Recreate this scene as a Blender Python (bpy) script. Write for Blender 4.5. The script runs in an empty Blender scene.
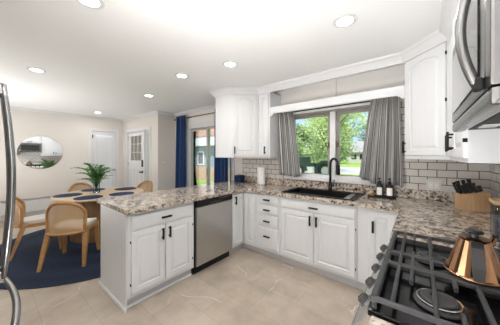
import bpy, bmesh, math, random
from mathutils import Vector, Matrix, Euler
random.seed(7)
PI = math.pi
SC = bpy.context.scene
COL = SC.collection

# ------------------------------------------------------------------ camera
YAW = math.radians(38.7)
cam = bpy.data.cameras.new('camera'); co = bpy.data.objects.new('camera', cam); COL.objects.link(co)
co.location = (0, 0, 1.40); co.rotation_euler = (PI/2, 0, YAW)
cam.sensor_width = 36; cam.lens = 213/500*36; cam.shift_y = -7.5/500
cam.clip_start = 0.02; cam.clip_end = 400
SC.camera = co
SC.view_settings.view_transform = 'Standard'; SC.view_settings.look = 'None'
SC.view_settings.gamma = 1; SC.view_settings.use_curve_mapping = False
SC.view_settings.exposure = 0.40

# ------------------------------------------------------------------ sky and sun
W = bpy.data.worlds.new('sky'); SC.world = W; W.use_nodes = True
nt = W.node_tree; nt.nodes.clear()
out = nt.nodes.new('ShaderNodeOutputWorld'); bg = nt.nodes.new('ShaderNodeBackground')
tc = nt.nodes.new('ShaderNodeTexCoord'); nz = nt.nodes.new('ShaderNodeTexNoise')
nz.inputs['Scale'].default_value = 5; nz.inputs['Detail'].default_value = 6
cr = nt.nodes.new('ShaderNodeValToRGB')
cr.color_ramp.elements[0].position = .46; cr.color_ramp.elements[0].color = (.42, .62, .92, 1)
cr.color_ramp.elements[1].position = .60; cr.color_ramp.elements[1].color = (.95, .97, 1, 1)
nt.links.new(tc.outputs['Generated'], nz.inputs['Vector']); nt.links.new(nz.outputs['Fac'], cr.inputs['Fac'])
nt.links.new(cr.outputs['Color'], bg.inputs['Color']); bg.inputs['Strength'].default_value = 1.15
nt.links.new(bg.outputs[0], out.inputs[0])
sl = bpy.data.lights.new('sun', 'SUN'); sl.energy = 4.2; sl.angle = .02; sl.color = (1, .95, .86)
so = bpy.data.objects.new('sun', sl); COL.objects.link(so); so.rotation_euler = (math.radians(42), 0, math.radians(28))

LAMP_POWER = 4.2
BOUNCE = 84.0
# unseen fill lights added to even out the room, aimed at the ceiling
bl = bpy.data.lights.new('bounce_fill', 'AREA'); bl.shape = 'DISK'; bl.size = .8; bl.energy = BOUNCE
bo = bpy.data.objects.new('bounce_fill', bl); COL.objects.link(bo); bo.location = (-.85, -.36, .82); bo.rotation_euler = (PI, 0, 0)
b2 = bpy.data.objects.new('bounce_fill', bl.copy()); b2.data.energy = 32; COL.objects.link(b2); b2.location = (-5.2, -.40, .45); b2.rotation_euler = (PI, 0, 0)  # second added fill, out of view on the dining side

# ------------------------------------------------------------------ materials
def mat(name, col, rough=.5, metal=0, spec=.5, coat=0, bump=None, trans=0, ior=1.45, emit=None, estr=0, sheen=0):
    m = bpy.data.materials.new(name); m.use_nodes = True
    b = m.node_tree.nodes['Principled BSDF']
    b.inputs['Base Color'].default_value = (*col, 1); b.inputs['Roughness'].default_value = rough
    b.inputs['Metallic'].default_value = metal; b.inputs['Specular IOR Level'].default_value = spec
    b.inputs['Coat Weight'].default_value = coat; b.inputs['IOR'].default_value = ior
    b.inputs['Transmission Weight'].default_value = trans
    b.inputs['Sheen Weight'].default_value = sheen
    if emit: b.inputs['Emission Color'].default_value = (*emit, 1); b.inputs['Emission Strength'].default_value = estr
    if bump:
        t = m.node_tree; n = t.nodes.new('ShaderNodeTexNoise'); n.inputs['Scale'].default_value = bump[0]; n.inputs['Detail'].default_value = 4
        c = t.nodes.new('ShaderNodeTexCoord'); u = t.nodes.new('ShaderNodeBump'); u.inputs['Strength'].default_value = bump[1]; u.inputs['Distance'].default_value = .01
        t.links.new(c.outputs['Object'], n.inputs['Vector']); t.links.new(n.outputs['Fac'], u.inputs['Height']); t.links.new(u.outputs[0], b.inputs['Normal'])
    return m
def N(m, kind, **kw):
    n = m.node_tree.nodes.new(kind)
    for k, v in kw.items():
        if k in n.inputs: n.inputs[k].default_value = v
        else: setattr(n, k, v)
    return n
def L(m, a, b): m.node_tree.links.new(a, b)
def ramp(m, stops, interp='LINEAR'):
    r = m.node_tree.nodes.new('ShaderNodeValToRGB'); r.color_ramp.interpolation = interp
    e = r.color_ramp.elements
    e[0].position, e[0].color = stops[0][0], (*stops[0][1], 1)
    e[1].position, e[1].color = stops[-1][0], (*stops[-1][1], 1)
    for p, c in stops[1:-1]:
        x = e.new(p); x.color = (*c, 1)
    return r
def bsdf(m): return m.node_tree.nodes['Principled BSDF']
def noisy(name, c1, c2, scale=(8, 8, 8), rough=.5, detail=5, lo=.35, hi=.65, bumps=0, **kw):
    m = mat(name, c1, rough, **kw)
    tc = N(m, 'ShaderNodeTexCoord'); mp = N(m, 'ShaderNodeMapping'); mp.inputs['Scale'].default_value = scale
    n = N(m, 'ShaderNodeTexNoise', Scale=1.0, Detail=detail); r = ramp(m, [(lo, c1), (hi, c2)])
    L(m, tc.outputs['Object'], mp.inputs[0]); L(m, mp.outputs[0], n.inputs['Vector']); L(m, n.outputs['Fac'], r.inputs[0]); L(m, r.outputs[0], bsdf(m).inputs['Base Color'])
    if bumps:
        b = N(m, 'ShaderNodeBump', Strength=bumps, Distance=.004); L(m, n.outputs['Fac'], b.inputs['Height']); L(m, b.outputs[0], bsdf(m).inputs['Normal'])
    return m

M = {}
M['wall'] = mat('wall_paint', (.74, .70, .655), .7, bump=(60, .05))
M['kwall'] = mat('kitchen_wall_paint', (.80, .78, .75), .7, bump=(60, .05))
M['ceil'] = mat('ceiling_paint', (.92, .92, .92), .8, bump=(80, .06))
M['trim'] = mat('white_trim', (.75, .755, .765), .4)
M['cab'] = noisy('white_cabinet_paint', (.70, .71, .725), (.685, .695, .71), (30, 30, 4), rough=.38, bumps=.03)
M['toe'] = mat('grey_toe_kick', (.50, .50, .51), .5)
M['black'] = mat('matte_black', (.010, .010, .011), .5, spec=.3)
M['gap'] = mat('dark_seam', (.04, .035, .03), .7)
M['steel'] = noisy('stainless_steel', (.52, .51, .49), (.49, .48, .46), (2, 2, 160), rough=.30, metal=1)
M['steelh'] = mat('polished_steel', (.36, .36, .36), .22, 1)
M['dsteel'] = mat('dark_stainless', (.24, .24, .24), .25, 1)
M['chrome'] = mat('chrome', (.8, .8, .8), .12, 1)
M['enamel'] = mat('black_enamel', (.006, .006, .007), .16, spec=.35)
M['iron'] = mat('cast_iron', (.040, .041, .043), .55, bump=(300, .15))
M['burner'] = mat('burner_cap_grey', (.030, .030, .032), .5)
M['dglass'] = mat('dark_glass', (.015, .015, .017), .06, coat=.5)
M['sink'] = mat('black_composite', (.006, .006, .007), .5, spec=.25, bump=(400, .1))
M['navy'] = mat('navy_fabric', (.004, .034, .13), .8, sheen=.3, bump=(250, .3))
M['navymat'] = mat('navy_placemat', (.002, .020, .075), .75, bump=(200, .4))
M['cream'] = mat('cream_cushion', (.70, .68, .65), .9, bump=(300, .2))
M['oak'] = noisy('oak', (.52, .29, .12), (.42, .22, .085), (3, 3, 26), rough=.45)
M['oakh'] = noisy('light_oak_table', (.66, .50, .34), (.56, .41, .26), (3, 26, 3), rough=.4)
M['walnut'] = noisy('fluted_walnut', (.36, .21, .11), (.22, .12, .06), (30, 30, 2.5), rough=.5)
M['bamboo'] = noisy('bamboo', (.55, .36, .20), (.46, .29, .15), (40, 40, 3), rough=.5)
M['copper'] = mat('copper', (.36, .20, .11), .14, 1)
M['handle_black'] = mat('black_nylon', (.014, .014, .015), .35)
M['white'] = mat('white_paper', (.82, .82, .80), .8)
M['plate'] = mat('white_plastic', (.66, .66, .64), .4)
M['winframe'] = mat('taupe_window_frame', (.30, .28, .26), .4)
M['doorframe'] = mat('grey_door_frame', (.42, .41, .39), .4)
M['winwhite'] = mat('white_window_frame', (.76, .76, .77), .4)
M['bronze'] = mat('bronze_rod', (.16, .11, .07), .4, .7)
M['brown'] = mat('brown_bristle', (.35, .18, .07), .7)
M['leaf'] = noisy('leaf_green', (.07, .23, .05), (.17, .38, .12), (20, 20, 20), rough=.5)
M['stem'] = mat('stem_green', (.05, .12, .03), .6)
M['blinds'] = mat('white_slats', (.90, .90, .90), .5)
M['lamp'] = mat('lamp_diffuser', (1, 1, 1), .5, emit=(1, .97, .92), estr=9)
M['pods'] = noisy('dark_pods', (.01, .02, .05), (.25, .25, .27), (60, 60, 60), rough=.3)
M['mirror'] = mat('mirror_glass', (.86, .88, .88), .015, 1)

def glass(name, tint=(1, 1, 1), gl=.08):
    m = bpy.data.materials.new(name); m.use_nodes = True; t = m.node_tree; t.nodes.clear()
    o = t.nodes.new('ShaderNodeOutputMaterial'); mx = t.nodes.new('ShaderNodeMixShader'); tr = t.nodes.new('ShaderNodeBsdfTransparent'); g = t.nodes.new('ShaderNodeBsdfGlossy')
    f = t.nodes.new('ShaderNodeFresnel'); f.inputs[0].default_value = 1.25
    tr.inputs[0].default_value = (*tint, 1); g.inputs['Roughness'].default_value = .02
    t.links.new(f.outputs[0], mx.inputs[0]); t.links.new(tr.outputs[0], mx.inputs[1]); t.links.new(g.outputs[0], mx.inputs[2]); t.links.new(mx.outputs[0], o.inputs[0])
    return m
M['glass'] = glass('window_glass', (.97, .98, .98)); M['jar'] = glass('jar_glass', (.86, .90, .90)); M['vase'] = glass('vase_glass', (.85, .90, .90))

# granite: cream ground, tan drift, brown and black flecks
def granite():
    m = mat('speckled_granite', (.6, .55, .5), .12, coat=.3)
    tc = N(m, 'ShaderNodeTexCoord')
    n1 = N(m, 'ShaderNodeTexNoise', Scale=15.0, Detail=5.0, Roughness=.7); n2 = N(m, 'ShaderNodeTexNoise', Scale=30.0, Detail=4.0, Roughness=.7)
    v = N(m, 'ShaderNodeTexVoronoi', Scale=62.0)
    r1 = ramp(m, [(.37, (.03, .022, .018)), (.44, (.19, .125, .085)), (.49, (.44, .36, .285)), (.62, (.62, .57, .51))])
    r2 = ramp(m, [(.41, (.03, .02, .02)), (.455, (1, 1, 1))])
    r3 = ramp(m, [(.0, (.06, .05, .05)), (.30, (.26, .20, .155)), (.62, (.54, .475, .40)), (1, (.70, .66, .61))])
    a = N(m, 'ShaderNodeMix', data_type='RGBA'); a.inputs[0].default_value = .45
    b = N(m, 'ShaderNodeMix', data_type='RGBA'); b.blend_type = 'MULTIPLY'; b.inputs[0].default_value = .78
    sep = N(m, 'ShaderNodeSeparateColor')
    for x in (n1, n2, v): L(m, tc.outputs['Object'], x.inputs['Vector'])
    L(m, n1.outputs['Fac'], r1.inputs[0]); L(m, n2.outputs['Fac'], r2.inputs[0])
    L(m, v.outputs['Color'], sep.inputs[0]); L(m, sep.outputs[0], r3.inputs[0])
    L(m, r1.outputs[0], a.inputs[6]); L(m, r3.outputs[0], a.inputs[7])
    L(m, a.outputs[2], b.inputs[6]); L(m, r2.outputs[0], b.inputs[7]); L(m, b.outputs[2], bsdf(m).inputs['Base Color'])
    return m
M['granite'] = granite()

def floor_tile():
    m = mat('stone_tile', (.5, .43, .36), .32)
    tc = N(m, 'ShaderNodeTexCoord')
    br = N(m, 'ShaderNodeTexBrick', Scale=1.0); br.inputs['Brick Width'].default_value = .61; br.inputs['Row Height'].default_value = .305
    br.inputs['Mortar Size'].default_value = .0022; br.inputs['Mortar Smooth'].default_value = .3
    br.inputs['Color1'].default_value = (.50, .43, .355, 1); br.inputs['Color2'].default_value = (.455, .385, .31, 1); br.inputs['Mortar'].default_value = (.37, .31, .25, 1)
    n = N(m, 'ShaderNodeTexNoise', Scale=3.0, Detail=7.0, Roughness=.6); r = ramp(m, [(.36, (.80, .79, .78)), (.64, (1.08, 1.08, 1.08))])
    mu = N(m, 'ShaderNodeMix', data_type='RGBA'); mu.blend_type = 'MULTIPLY'; mu.inputs[0].default_value = 1
    # pale veins
    nd = N(m, 'ShaderNodeTexNoise', Scale=1.6, Detail=3.0); v = N(m, 'ShaderNodeTexVoronoi', Scale=1.5); v.feature = 'DISTANCE_TO_EDGE'
    ad = N(m, 'ShaderNodeMix', data_type='RGBA'); ad.blend_type = 'ADD'; ad.inputs[0].default_value = .5
    rv = ramp(m, [(.0, (1, 1, 1)), (.012, (0, 0, 0))]); nm = N(m, 'ShaderNodeTexNoise', Scale=2.6, Detail=2.0); rm = ramp(m, [(.50, (0, 0, 0)), (.58, (1, 1, 1))])
    ml = N(m, 'ShaderNodeMath', operation='MULTIPLY'); vx = N(m, 'ShaderNodeMix', data_type='RGBA')
    for x in (br, n, nd, nm): L(m, tc.outputs['Object'], x.inputs['Vector'])
    L(m, tc.outputs['Object'], ad.inputs[6]); L(m, nd.outputs['Color'], ad.inputs[7]); L(m, ad.outputs[2], v.inputs['Vector'])
    L(m, v.outputs['Distance'], rv.inputs[0]); L(m, nm.outputs['Fac'], rm.inputs[0]); L(m, rv.outputs[0], ml.inputs[0]); L(m, rm.outputs[0], ml.inputs[1])
    L(m, n.outputs['Fac'], r.inputs[0]); L(m, br.outputs['Color'], mu.inputs[6]); L(m, r.outputs[0], mu.inputs[7])
    L(m, ml.outputs[0], vx.inputs[0]); L(m, mu.outputs[2], vx.inputs[6]); vx.inputs[7].default_value = (.68, .64, .58, 1)
    L(m, vx.outputs[2], bsdf(m).inputs['Base Color'])
    return m
M['floor'] = floor_tile()

def subway(name, axis):
    m = mat(name, (.6, .57, .53), .18)
    tc = N(m, 'ShaderNodeTexCoord'); s = N(m, 'ShaderNodeSeparateXYZ'); c = N(m, 'ShaderNodeCombineXYZ')
    L(m, tc.outputs['Object'], s.inputs[0]); L(m, s.outputs[axis], c.inputs[0]); L(m, s.outputs[2], c.inputs[1])
    mp = N(m, 'ShaderNodeMapping'); mp.inputs['Location'].default_value = (.02, .015, 0); L(m, c.outputs[0], mp.inputs[0])
    br = N(m, 'ShaderNodeTexBrick', Scale=1.0); br.inputs['Brick Width'].default_value = .155; br.inputs['Row Height'].default_value = .0785
    br.inputs['Mortar Size'].default_value = .0040; br.inputs['Mortar Smooth'].default_value = .2
    br.inputs['Color1'].default_value = (.66, .64, .60, 1); br.inputs['Color2'].default_value = (.61, .585, .55, 1); br.inputs['Mortar'].default_value = (.085, .07, .06, 1)
    L(m, mp.outputs[0], br.inputs['Vector']); L(m, br.outputs['Color'], bsdf(m).inputs['Base Color'])
    b = N(m, 'ShaderNodeBump', Strength=.4, Distance=.002, invert=True); L(m, br.outputs['Fac'], b.inputs['Height']); L(m, b.outputs[0], bsdf(m).inputs['Normal'])
    return m
M['tile'] = subway('subway_tile', 0); M['tiler'] = subway('subway_tile_side', 1)

def cane():
    m = mat('woven_cane', (.60, .40, .22), .6)
    tc = N(m, 'ShaderNodeTexCoord'); ch = N(m, 'ShaderNodeTexChecker', Scale=110.0)
    L(m, tc.outputs['Object'], ch.inputs['Vector'])
    t = m.node_tree; tr = N(m, 'ShaderNodeBsdfTransparent'); mx = N(m, 'ShaderNodeMixShader'); ma = N(m, 'ShaderNodeMath', operation='MULTIPLY'); ma.inputs[1].default_value = .45
    L(m, ch.outputs['Fac'], ma.inputs[0]); L(m, ma.outputs[0], mx.inputs[0]); L(m, bsdf(m).outputs[0], mx.inputs[1]); L(m, tr.outputs[0], mx.inputs[2])
    L(m, mx.outputs[0], t.nodes['Material Output'].inputs[0])
    return m
M['cane'] = cane()

def stripes():
    m = mat('striped_linen', (.5, .5, .5), .85, sheen=.2)
    tc = N(m, 'ShaderNodeTexCoord'); s = N(m, 'ShaderNodeSeparateXYZ'); L(m, tc.outputs['UV'], s.inputs[0])
    ml = N(m, 'ShaderNodeMath', operation='MULTIPLY'); ml.inputs[1].default_value = 1/.085; fr = N(m, 'ShaderNodeMath', operation='FRACT')
    r = ramp(m, [(.0, (.40, .39, .38)), (.34, (.045, .045, .048)), (.46, (.82, .81, .80)), (.66, (.11, .108, .105)), (.78, (.46, .45, .44))], 'CONSTANT')
    L(m, s.outputs[0], ml.inputs[0]); L(m, ml.outputs[0], fr.inputs[0]); L(m, fr.outputs[0], r.inputs[0]); L(m, r.outputs[0], bsdf(m).inputs['Base Color'])
    tl = N(m, 'ShaderNodeBsdfTranslucent'); mx = N(m, 'ShaderNodeMixShader'); mx.inputs[0].default_value = .35
    L(m, r.outputs[0], tl.inputs[0]); L(m, bsdf(m).outputs[0], mx.inputs[1]); L(m, tl.outputs[0], mx.inputs[2]); L(m, mx.outputs[0], m.node_tree.nodes['Material Output'].inputs[0])
    return m
M['stripe'] = stripes()

def rugmat():
    m = mat('braided_navy', (.01, .03, .1), .9)
    tc = N(m, 'ShaderNodeTexCoord'); w = N(m, 'ShaderNodeTexWave', Scale=13.0, Distortion=1.2); w.wave_type = 'RINGS'; w.rings_direction = 'Z'; w.inputs['Detail'].default_value = 3
    n = N(m, 'ShaderNodeTexNoise', Scale=70.0, Detail=3.0); r = ramp(m, [(.3, (.003, .008, .022)), (.75, (.018, .036, .080))]); a = N(m, 'ShaderNodeMath', operation='ADD'); d = N(m, 'ShaderNodeMath', operation='MULTIPLY'); d.inputs[1].default_value = .5
    L(m, tc.outputs['Object'], w.inputs['Vector']); L(m, tc.outputs['Object'], n.inputs['Vector']); L(m, w.outputs['Fac'], a.inputs[0]); L(m, n.outputs['Fac'], a.inputs[1]); L(m, a.outputs[0], d.inputs[0]); L(m, d.outputs[0], r.inputs[0]); L(m, r.outputs[0], bsdf(m).inputs['Base Color'])
    b = N(m, 'ShaderNodeBump', Strength=.8, Distance=.006); L(m, d.outputs[0], b.inputs['Height']); L(m, b.outputs[0], bsdf(m).inputs['Normal'])
    return m
M['rug'] = rugmat()
# outdoors
M['lawn'] = noisy('lawn_grass', (.22, .36, .07), (.34, .48, .12), (1.2, 1.2, 1.2), rough=.95)
M['road'] = noisy('concrete_street', (.62, .60, .57), (.52, .50, .48), (.6, .6, .6), rough=.9)
M['crown'] = noisy('tree_leaves', (.32, .46, .14), (.60, .68, .32), (1.5, 1.5, 1.5), rough=.7)
M['crown2'] = noisy('dark_tree_leaves', (.17, .27, .11), (.36, .45, .21), (1.5, 1.5, 1.5), rough=.7)
M['bark'] = noisy('bark', (.18, .13, .10), (.10, .07, .05), (9, 9, 2), rough=.9)
M['roof'] = mat('grey_shingles', (.36, .35, .35), .9, bump=(20, .3)); M['roofb'] = noisy('brown_shingles', (.30, .16, .11), (.42, .26, .18), (6, 6, 6), rough=.9)
M['siding'] = mat('blue_grey_siding', (.22, .28, .37), .7); M['brick'] = noisy('tan_brick', (.52, .36, .26), (.42, .28, .20), (12, 12, 12), rough=.9)
M['ivory'] = mat('pale_siding', (.55, .53, .48), .8); M['eave'] = mat('tan_soffit', (.50, .43, .32), .8)
M['rubber'] = mat('tyre_rubber', (.02, .02, .02), .8); M['carpaint'] = mat('dark_green_paint', (.03, .05, .04), .35); M['bark2'] = M['bark']

# ------------------------------------------------------------------ mesh builder
class MB:
    def __init__(s): s.bm = bmesh.new(); s.uv = None
    def box(s, lo, hi, bev=0, seg=1):
        lo = Vector(lo); hi = Vector(hi)
        c = (lo+hi)/2; d = hi-lo
        g = bmesh.ops.create_cube(s.bm, size=1, matrix=Matrix.Translation(c) @ Matrix.Diagonal((*d, 1)))
        if bev > 0:
            es = list({e for v in g['verts'] for e in v.link_edges})
            bmesh.ops.bevel(s.bm, geom=es, offset=min(bev, min(d)*.45), segments=seg, profile=.7, affect='EDGES')
        return s
    def obox(s, c, d, rot, bev=0):      # box of size d about c, turned by a matrix or Euler
        R = rot.to_matrix().to_4x4() if isinstance(rot, Euler) else rot
        g = bmesh.ops.create_cube(s.bm, size=1, matrix=Matrix.Translation(Vector(c)) @ R @ Matrix.Diagonal((*d, 1)))
        if bev > 0:
            es = list({e for v in g['verts'] for e in v.link_edges})
            bmesh.ops.bevel(s.bm, geom=es, offset=min(bev, min(d)*.45), segments=2, affect='EDGES')
        return s
    def cyl(s, c, r, h, axis='Z', seg=24, r2=None):
        R = {'Z': Matrix.Identity(4), 'X': Matrix.Rotation(PI/2, 4, 'Y'), 'Y': Matrix.Rotation(-PI/2, 4, 'X')}[axis]
        bmesh.ops.create_cone(s.bm, cap_ends=True, cap_tris=False, segments=seg, radius1=r, radius2=r if r2 is None else r2, depth=h, matrix=Matrix.Translation(Vector(c)) @ R)
        return s
    def sph(s, c, r, sc=(1, 1, 1), seg=16):
        bmesh.ops.create_uvsphere(s.bm, u_segments=seg, v_segments=seg//2, radius=r, matrix=Matrix.Translation(Vector(c)) @ Matrix.Diagonal((*sc, 1))); return s
    def lathe(s, prof, c=(0, 0, 0), seg=32, fac=None, close=True):
        rings = []
        for r, z in prof:
            rings.append([s.bm.verts.new((c[0]+r*(fac(k, r) if fac else 1)*math.cos(2*PI*k/seg), c[1]+r*(fac(k, r) if fac else 1)*math.sin(2*PI*k/seg), c[2]+z)) for k in range(seg)])
        for a, b in zip(rings, rings[1:]):
            for k in range(seg): s.bm.faces.new((a[k], a[(k+1) % seg], b[(k+1) % seg], b[k]))
        if close:
            if prof[0][0] > 1e-5: s.bm.faces.new(rings[0][::-1])
            if prof[-1][0] > 1e-5: s.bm.faces.new(rings[-1])
        return s
    def tube(s, pts, r, seg=10, closed=False, flat=None, up=Vector((0, 0, 1))):
        pts = [Vector(p) for p in pts]; n = len(pts); rings = []
        prev = None
        for i, p in enumerate(pts):
            if closed: t = (pts[(i+1) % n]-pts[i-1]).normalized()
            else: t = (pts[min(i+1, n-1)]-pts[max(i-1, 0)]).normalized()
            if prev is None:
                a = t.cross(up)
                if a.length < .05: a = t.cross(Vector((1, 0, 0)))
                a.normalize()
            else: a = (prev-t*prev.dot(t)).normalized()
            prev = a; b = t.cross(a)
            rr = r[i] if isinstance(r, (list, tuple)) else r
            f = flat or (1, 1)
            if seg == 4: ring = [s.bm.verts.new(p+a*rr*f[0]*x+b*rr*f[1]*y) for x, y in ((1, 1), (-1, 1), (-1, -1), (1, -1))]
            else: ring = [s.bm.verts.new(p+a*rr*f[0]*math.cos(2*PI*k/seg)+b*rr*f[1]*math.sin(2*PI*k/seg)) for k in range(seg)]
            rings.append(ring)
        m = n if closed else n-1
        for i in range(m):
            a, b = rings[i], rings[(i+1) % n]
            for k in range(seg): s.bm.faces.new((a[k], a[(k+1) % seg], b[(k+1) % seg], b[k]))
        if not closed: s.bm.faces.new(rings[0][::-1]); s.bm.faces.new(rings[-1])
        return s
    def prism(s, poly, lo, hi, axis=2, bev=0):
        def P(a, b, h): return ((a, b, h), (a, h, b), (h, a, b))[{2: 0, 1: 1, 0: 2}[axis]]
        A = [s.bm.verts.new(P(x, y, lo)) for x, y in poly]; B = [s.bm.verts.new(P(x, y, hi)) for x, y in poly]
        fs = [s.bm.faces.new(A[::-1]), s.bm.faces.new(B)]
        n = len(poly)
        for i in range(n): fs.append(s.bm.faces.new((A[i], A[(i+1) % n], B[(i+1) % n], B[i])))
        if bev: bmesh.ops.bevel(s.bm, geom=list({e for f in fs for e in f.edges}), offset=bev, segments=1, affect='EDGES')
        return s
    def slab(s, us, vs, solid, w0, w1, axes=(0, 1, 2)):     # a slab over a grid with cells left out: walls with openings, counters with cut-outs
        cache = {}
        def V(i, j, k):
            if (i, j, k) not in cache:
                p = [0, 0, 0]; p[axes[0]] = us[i]; p[axes[1]] = vs[j]; p[axes[2]] = (w0, w1)[k]; cache[i, j, k] = s.bm.verts.new(p)
            return cache[i, j, k]
        nu, nv = len(us)-1, len(vs)-1
        S = lambda i, j: 0 <= i < nu and 0 <= j < nv and solid((us[i]+us[i+1])/2, (vs[j]+vs[j+1])/2)
        for i in range(nu):
            for j in range(nv):
                if not S(i, j): continue
                for k in (0, 1): s.bm.faces.new((V(i, j, k), V(i+1, j, k), V(i+1, j+1, k), V(i, j+1, k)))
                if not S(i-1, j): s.bm.faces.new((V(i, j, 0), V(i, j+1, 0), V(i, j+1, 1), V(i, j, 1)))
                if not S(i+1, j): s.bm.faces.new((V(i+1, j, 0), V(i+1, j+1, 0), V(i+1, j+1, 1), V(i+1, j, 1)))
                if not S(i, j-1): s.bm.faces.new((V(i, j, 0), V(i+1, j, 0), V(i+1, j, 1), V(i, j, 1)))
                if not S(i, j+1): s.bm.faces.new((V(i, j+1, 0), V(i+1, j+1, 0), V(i+1, j+1, 1), V(i, j+1, 1)))
        return s
    def sweep(s, path, prof):        # moulding along a flat path, outward on the right-hand side
        n = len(path); rings = []
        for i, p in enumerate(path):
            p = Vector(p)
            def nrm(a, b):
                d = (Vector(b)-Vector(a)).normalized(); return Vector((d.y, -d.x))
            if i == 0: m = nrm(path[0], path[1])
            elif i == n-1: m = nrm(path[-2], path[-1])
            else:
                a, b = nrm(path[i-1], path[i]), nrm(path[i], path[i+1]); m = (a+b)/(1+a.dot(b))
            rings.append([s.bm.verts.new((p.x+m.x*o, p.y+m.y*o, z)) for o, z in prof])
        k = len(prof)
        for a, b in zip(rings, rings[1:]):
            for j in range(k): s.bm.faces.new((a[j], b[j], b[(j+1) % k], a[(j+1) % k]))
        s.bm.faces.new(rings[0]); s.bm.faces.new(rings[-1][::-1])
        return s
    def panel(s, x0, z0, w, h, t=.018, rail=.052, raised=True, arch=0):    # raised-panel door front, face towards -y
        def loop(ins, y, zt=0):
            a, b, c, d = x0+ins, x0+w-ins, z0+ins, z0+h-ins
            pts = [(a, c), (b, c)]
            K = 8
            for k in range(K+1):
                f = k/K; x = b+(a-b)*f
                pts.append((x, d+zt-arch*(abs(2*f-1)**2 if arch and ins >= rail else 0)))
            return [s.bm.verts.new((x, y, z)) for x, z in pts]
        loops = [loop(0, 0), loop(0, -t*.75), loop(.005, -t)]
        if raised: loops += [loop(rail, -t), loop(rail+.005, -t+.009), loop(rail+.012, -t+.009), loop(rail+.036, -t+.001)]
        else: loops += [loop(.014, -t), loop(.018, -t-.002)]
        for A, B in zip(loops, loops[1:]):
            n = len(A)
            for i in range(n): s.bm.faces.new((A[i], A[(i+1) % n], B[(i+1) % n], B[i]))
        s.bm.faces.new(loops[-1]); s.bm.faces.new(loops[0][::-1])
        return s
    def build(s, name, m, parent=None, smooth=False, auto=None):
        bmesh.ops.recalc_face_normals(s.bm, faces=s.bm.faces)
        me = bpy.data.meshes.new(name); s.bm.to_mesh(me); s.bm.free()
        me.materials.append(M[m] if isinstance(m, str) else m)
        if smooth:
            me.shade_smooth()
            if auto is not None: me.set_sharp_from_angle(angle=math.radians(auto))
        o = bpy.data.objects.new(name, me); COL.objects.link(o)
        if parent: o.parent = parent
        return o
def empty(name, loc, label=None, cat=None, group=None, rz=0, kind=None):
    o = bpy.data.objects.new(name, None); COL.objects.link(o); o.location = loc; o.rotation_euler.z = rz; o.empty_display_size = .05
    return tag(o, label, cat, group, kind)
def tag(o, label=None, cat=None, group=None, kind=None):
    for k, v in (('label', label), ('category', cat), ('group', group), ('kind', kind)):
        if v: o[k] = v
    return o
def st(o, label=None): return tag(o, label, kind='structure')
def copy_tree(o, parent=None):
    c = o.copy(); COL.objects.link(c); c.parent = parent
    for ch in list(o.children): copy_tree(ch, c)
    return c

# ------------------------------------------------------------------ room shell
CEIL = 2.44; YW = 3.02; XR = .52; XF = -6.85; YB = -.82; XJ = -4.85; YE = 2.57; T = .14
M['floor'].name = 'stone_tile'
st(MB().box((XF-T, YB-T, -.10), (XR+T, YW+T, 0)).build('floor', 'floor'), 'beige large-format stone tile floor with pale veins')
st(MB().box((XF-T, YB-T, CEIL), (XR+T, YW+T, CEIL+.1)).build('ceiling', 'ceil'), 'smooth white ceiling with recessed lights')
PD = (-4.31, -2.86, 2.06); KW = (-1.62, -.26, 1.065, 2.03)
def solid(x, z): return not (PD[0] < x < PD[1] and z < PD[2]) and not (KW[0] < x < KW[1] and KW[2] < z < KW[3])
st(MB().slab([XJ-T, PD[0], PD[1], KW[0], KW[1], XR+T], [0, KW[2], KW[3], PD[2], CEIL], solid, YW, YW+T, (0, 2, 1)).build('wall_back', 'kwall'), 'beige wall holding the sink window and the patio door')
st(MB().box((XR, YB, 0), (XR+T, YW, CEIL)).build('wall_right', 'kwall'), 'wall behind the range')
st(MB().box((XF-T, YB-T, 0), (XR+T, YB, CEIL)).build('wall_front', 'wall'), 'plain wall behind the refrigerator')
BD = (1.80, 2.38, 2.05)
st(MB().slab([YB, BD[0], BD[1], YE+T], [0, BD[2], CEIL], lambda y, z: not (BD[0] < y < BD[1] and z < BD[2]), XF-T, XF, (1, 2, 0)).build('wall_left', 'wall'), 'beige dining wall with the round mirror')
ED = (-6.60, -5.24, 2.05)
st(MB().slab([XF, ED[0], ED[1], XJ], [0, ED[2], CEIL], lambda x, z: not (ED[0] < x < ED[1] and z < ED[2]), YE, YE+T, (0, 2, 1)).build('wall_entry', 'wall'), 'beige wall around the front door')
st(MB().box((XJ-T, YE+T, 0), (XJ, YW, CEIL)).build('wall_corner', 'wall'), 'short beige wall with a light switch')
CP = [(0, 2.385), (.004, 2.385), (.010, 2.395), (.035, 2.418), (.044, 2.430), (.046, 2.44), (0, 2.44)]
pth = [(XF, YB), (XF, YE), (XJ, YE), (XJ, YW), (-2.66, YW)]
st(MB().sweep(pth, CP).build('trim_1', 'trim'), 'white crown moulding of the dining area')
BP = [(0, 0), (.014, 0), (.014, .08), (.006, .095), (0, .095)]
for i, p in enumerate([[(XF, YB), (XF, 1.72)], [(XF, 2.46), (XF, YE), (-6.67, YE)], [(-5.17, YE), (XJ, YE), (XJ, YW), (-4.40, YW)]]):
    st(MB().sweep(p, BP).build('baseboard_left' if i == 0 else ('baseboard_entry' if i == 1 else 'baseboard_corner'), 'trim'))
# crown over the kitchen cabinets, running across the recess above the window
KC = [(-.004, 2.345), (.012, 2.345), (.018, 2.36), (.050, 2.405), (.066, 2.418), (.070, 2.44), (-.020, 2.44), (-.004, 2.40)]
st(MB().sweep([(-2.645, YW), (-2.645, 2.385), (-2.30, 2.385), (-1.99, 2.695), (-.13, 2.695), (.185, 2.38), (.185, .10)], KC).build('trim_2', 'trim'), 'white crown moulding along the kitchen cabinet tops')
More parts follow.
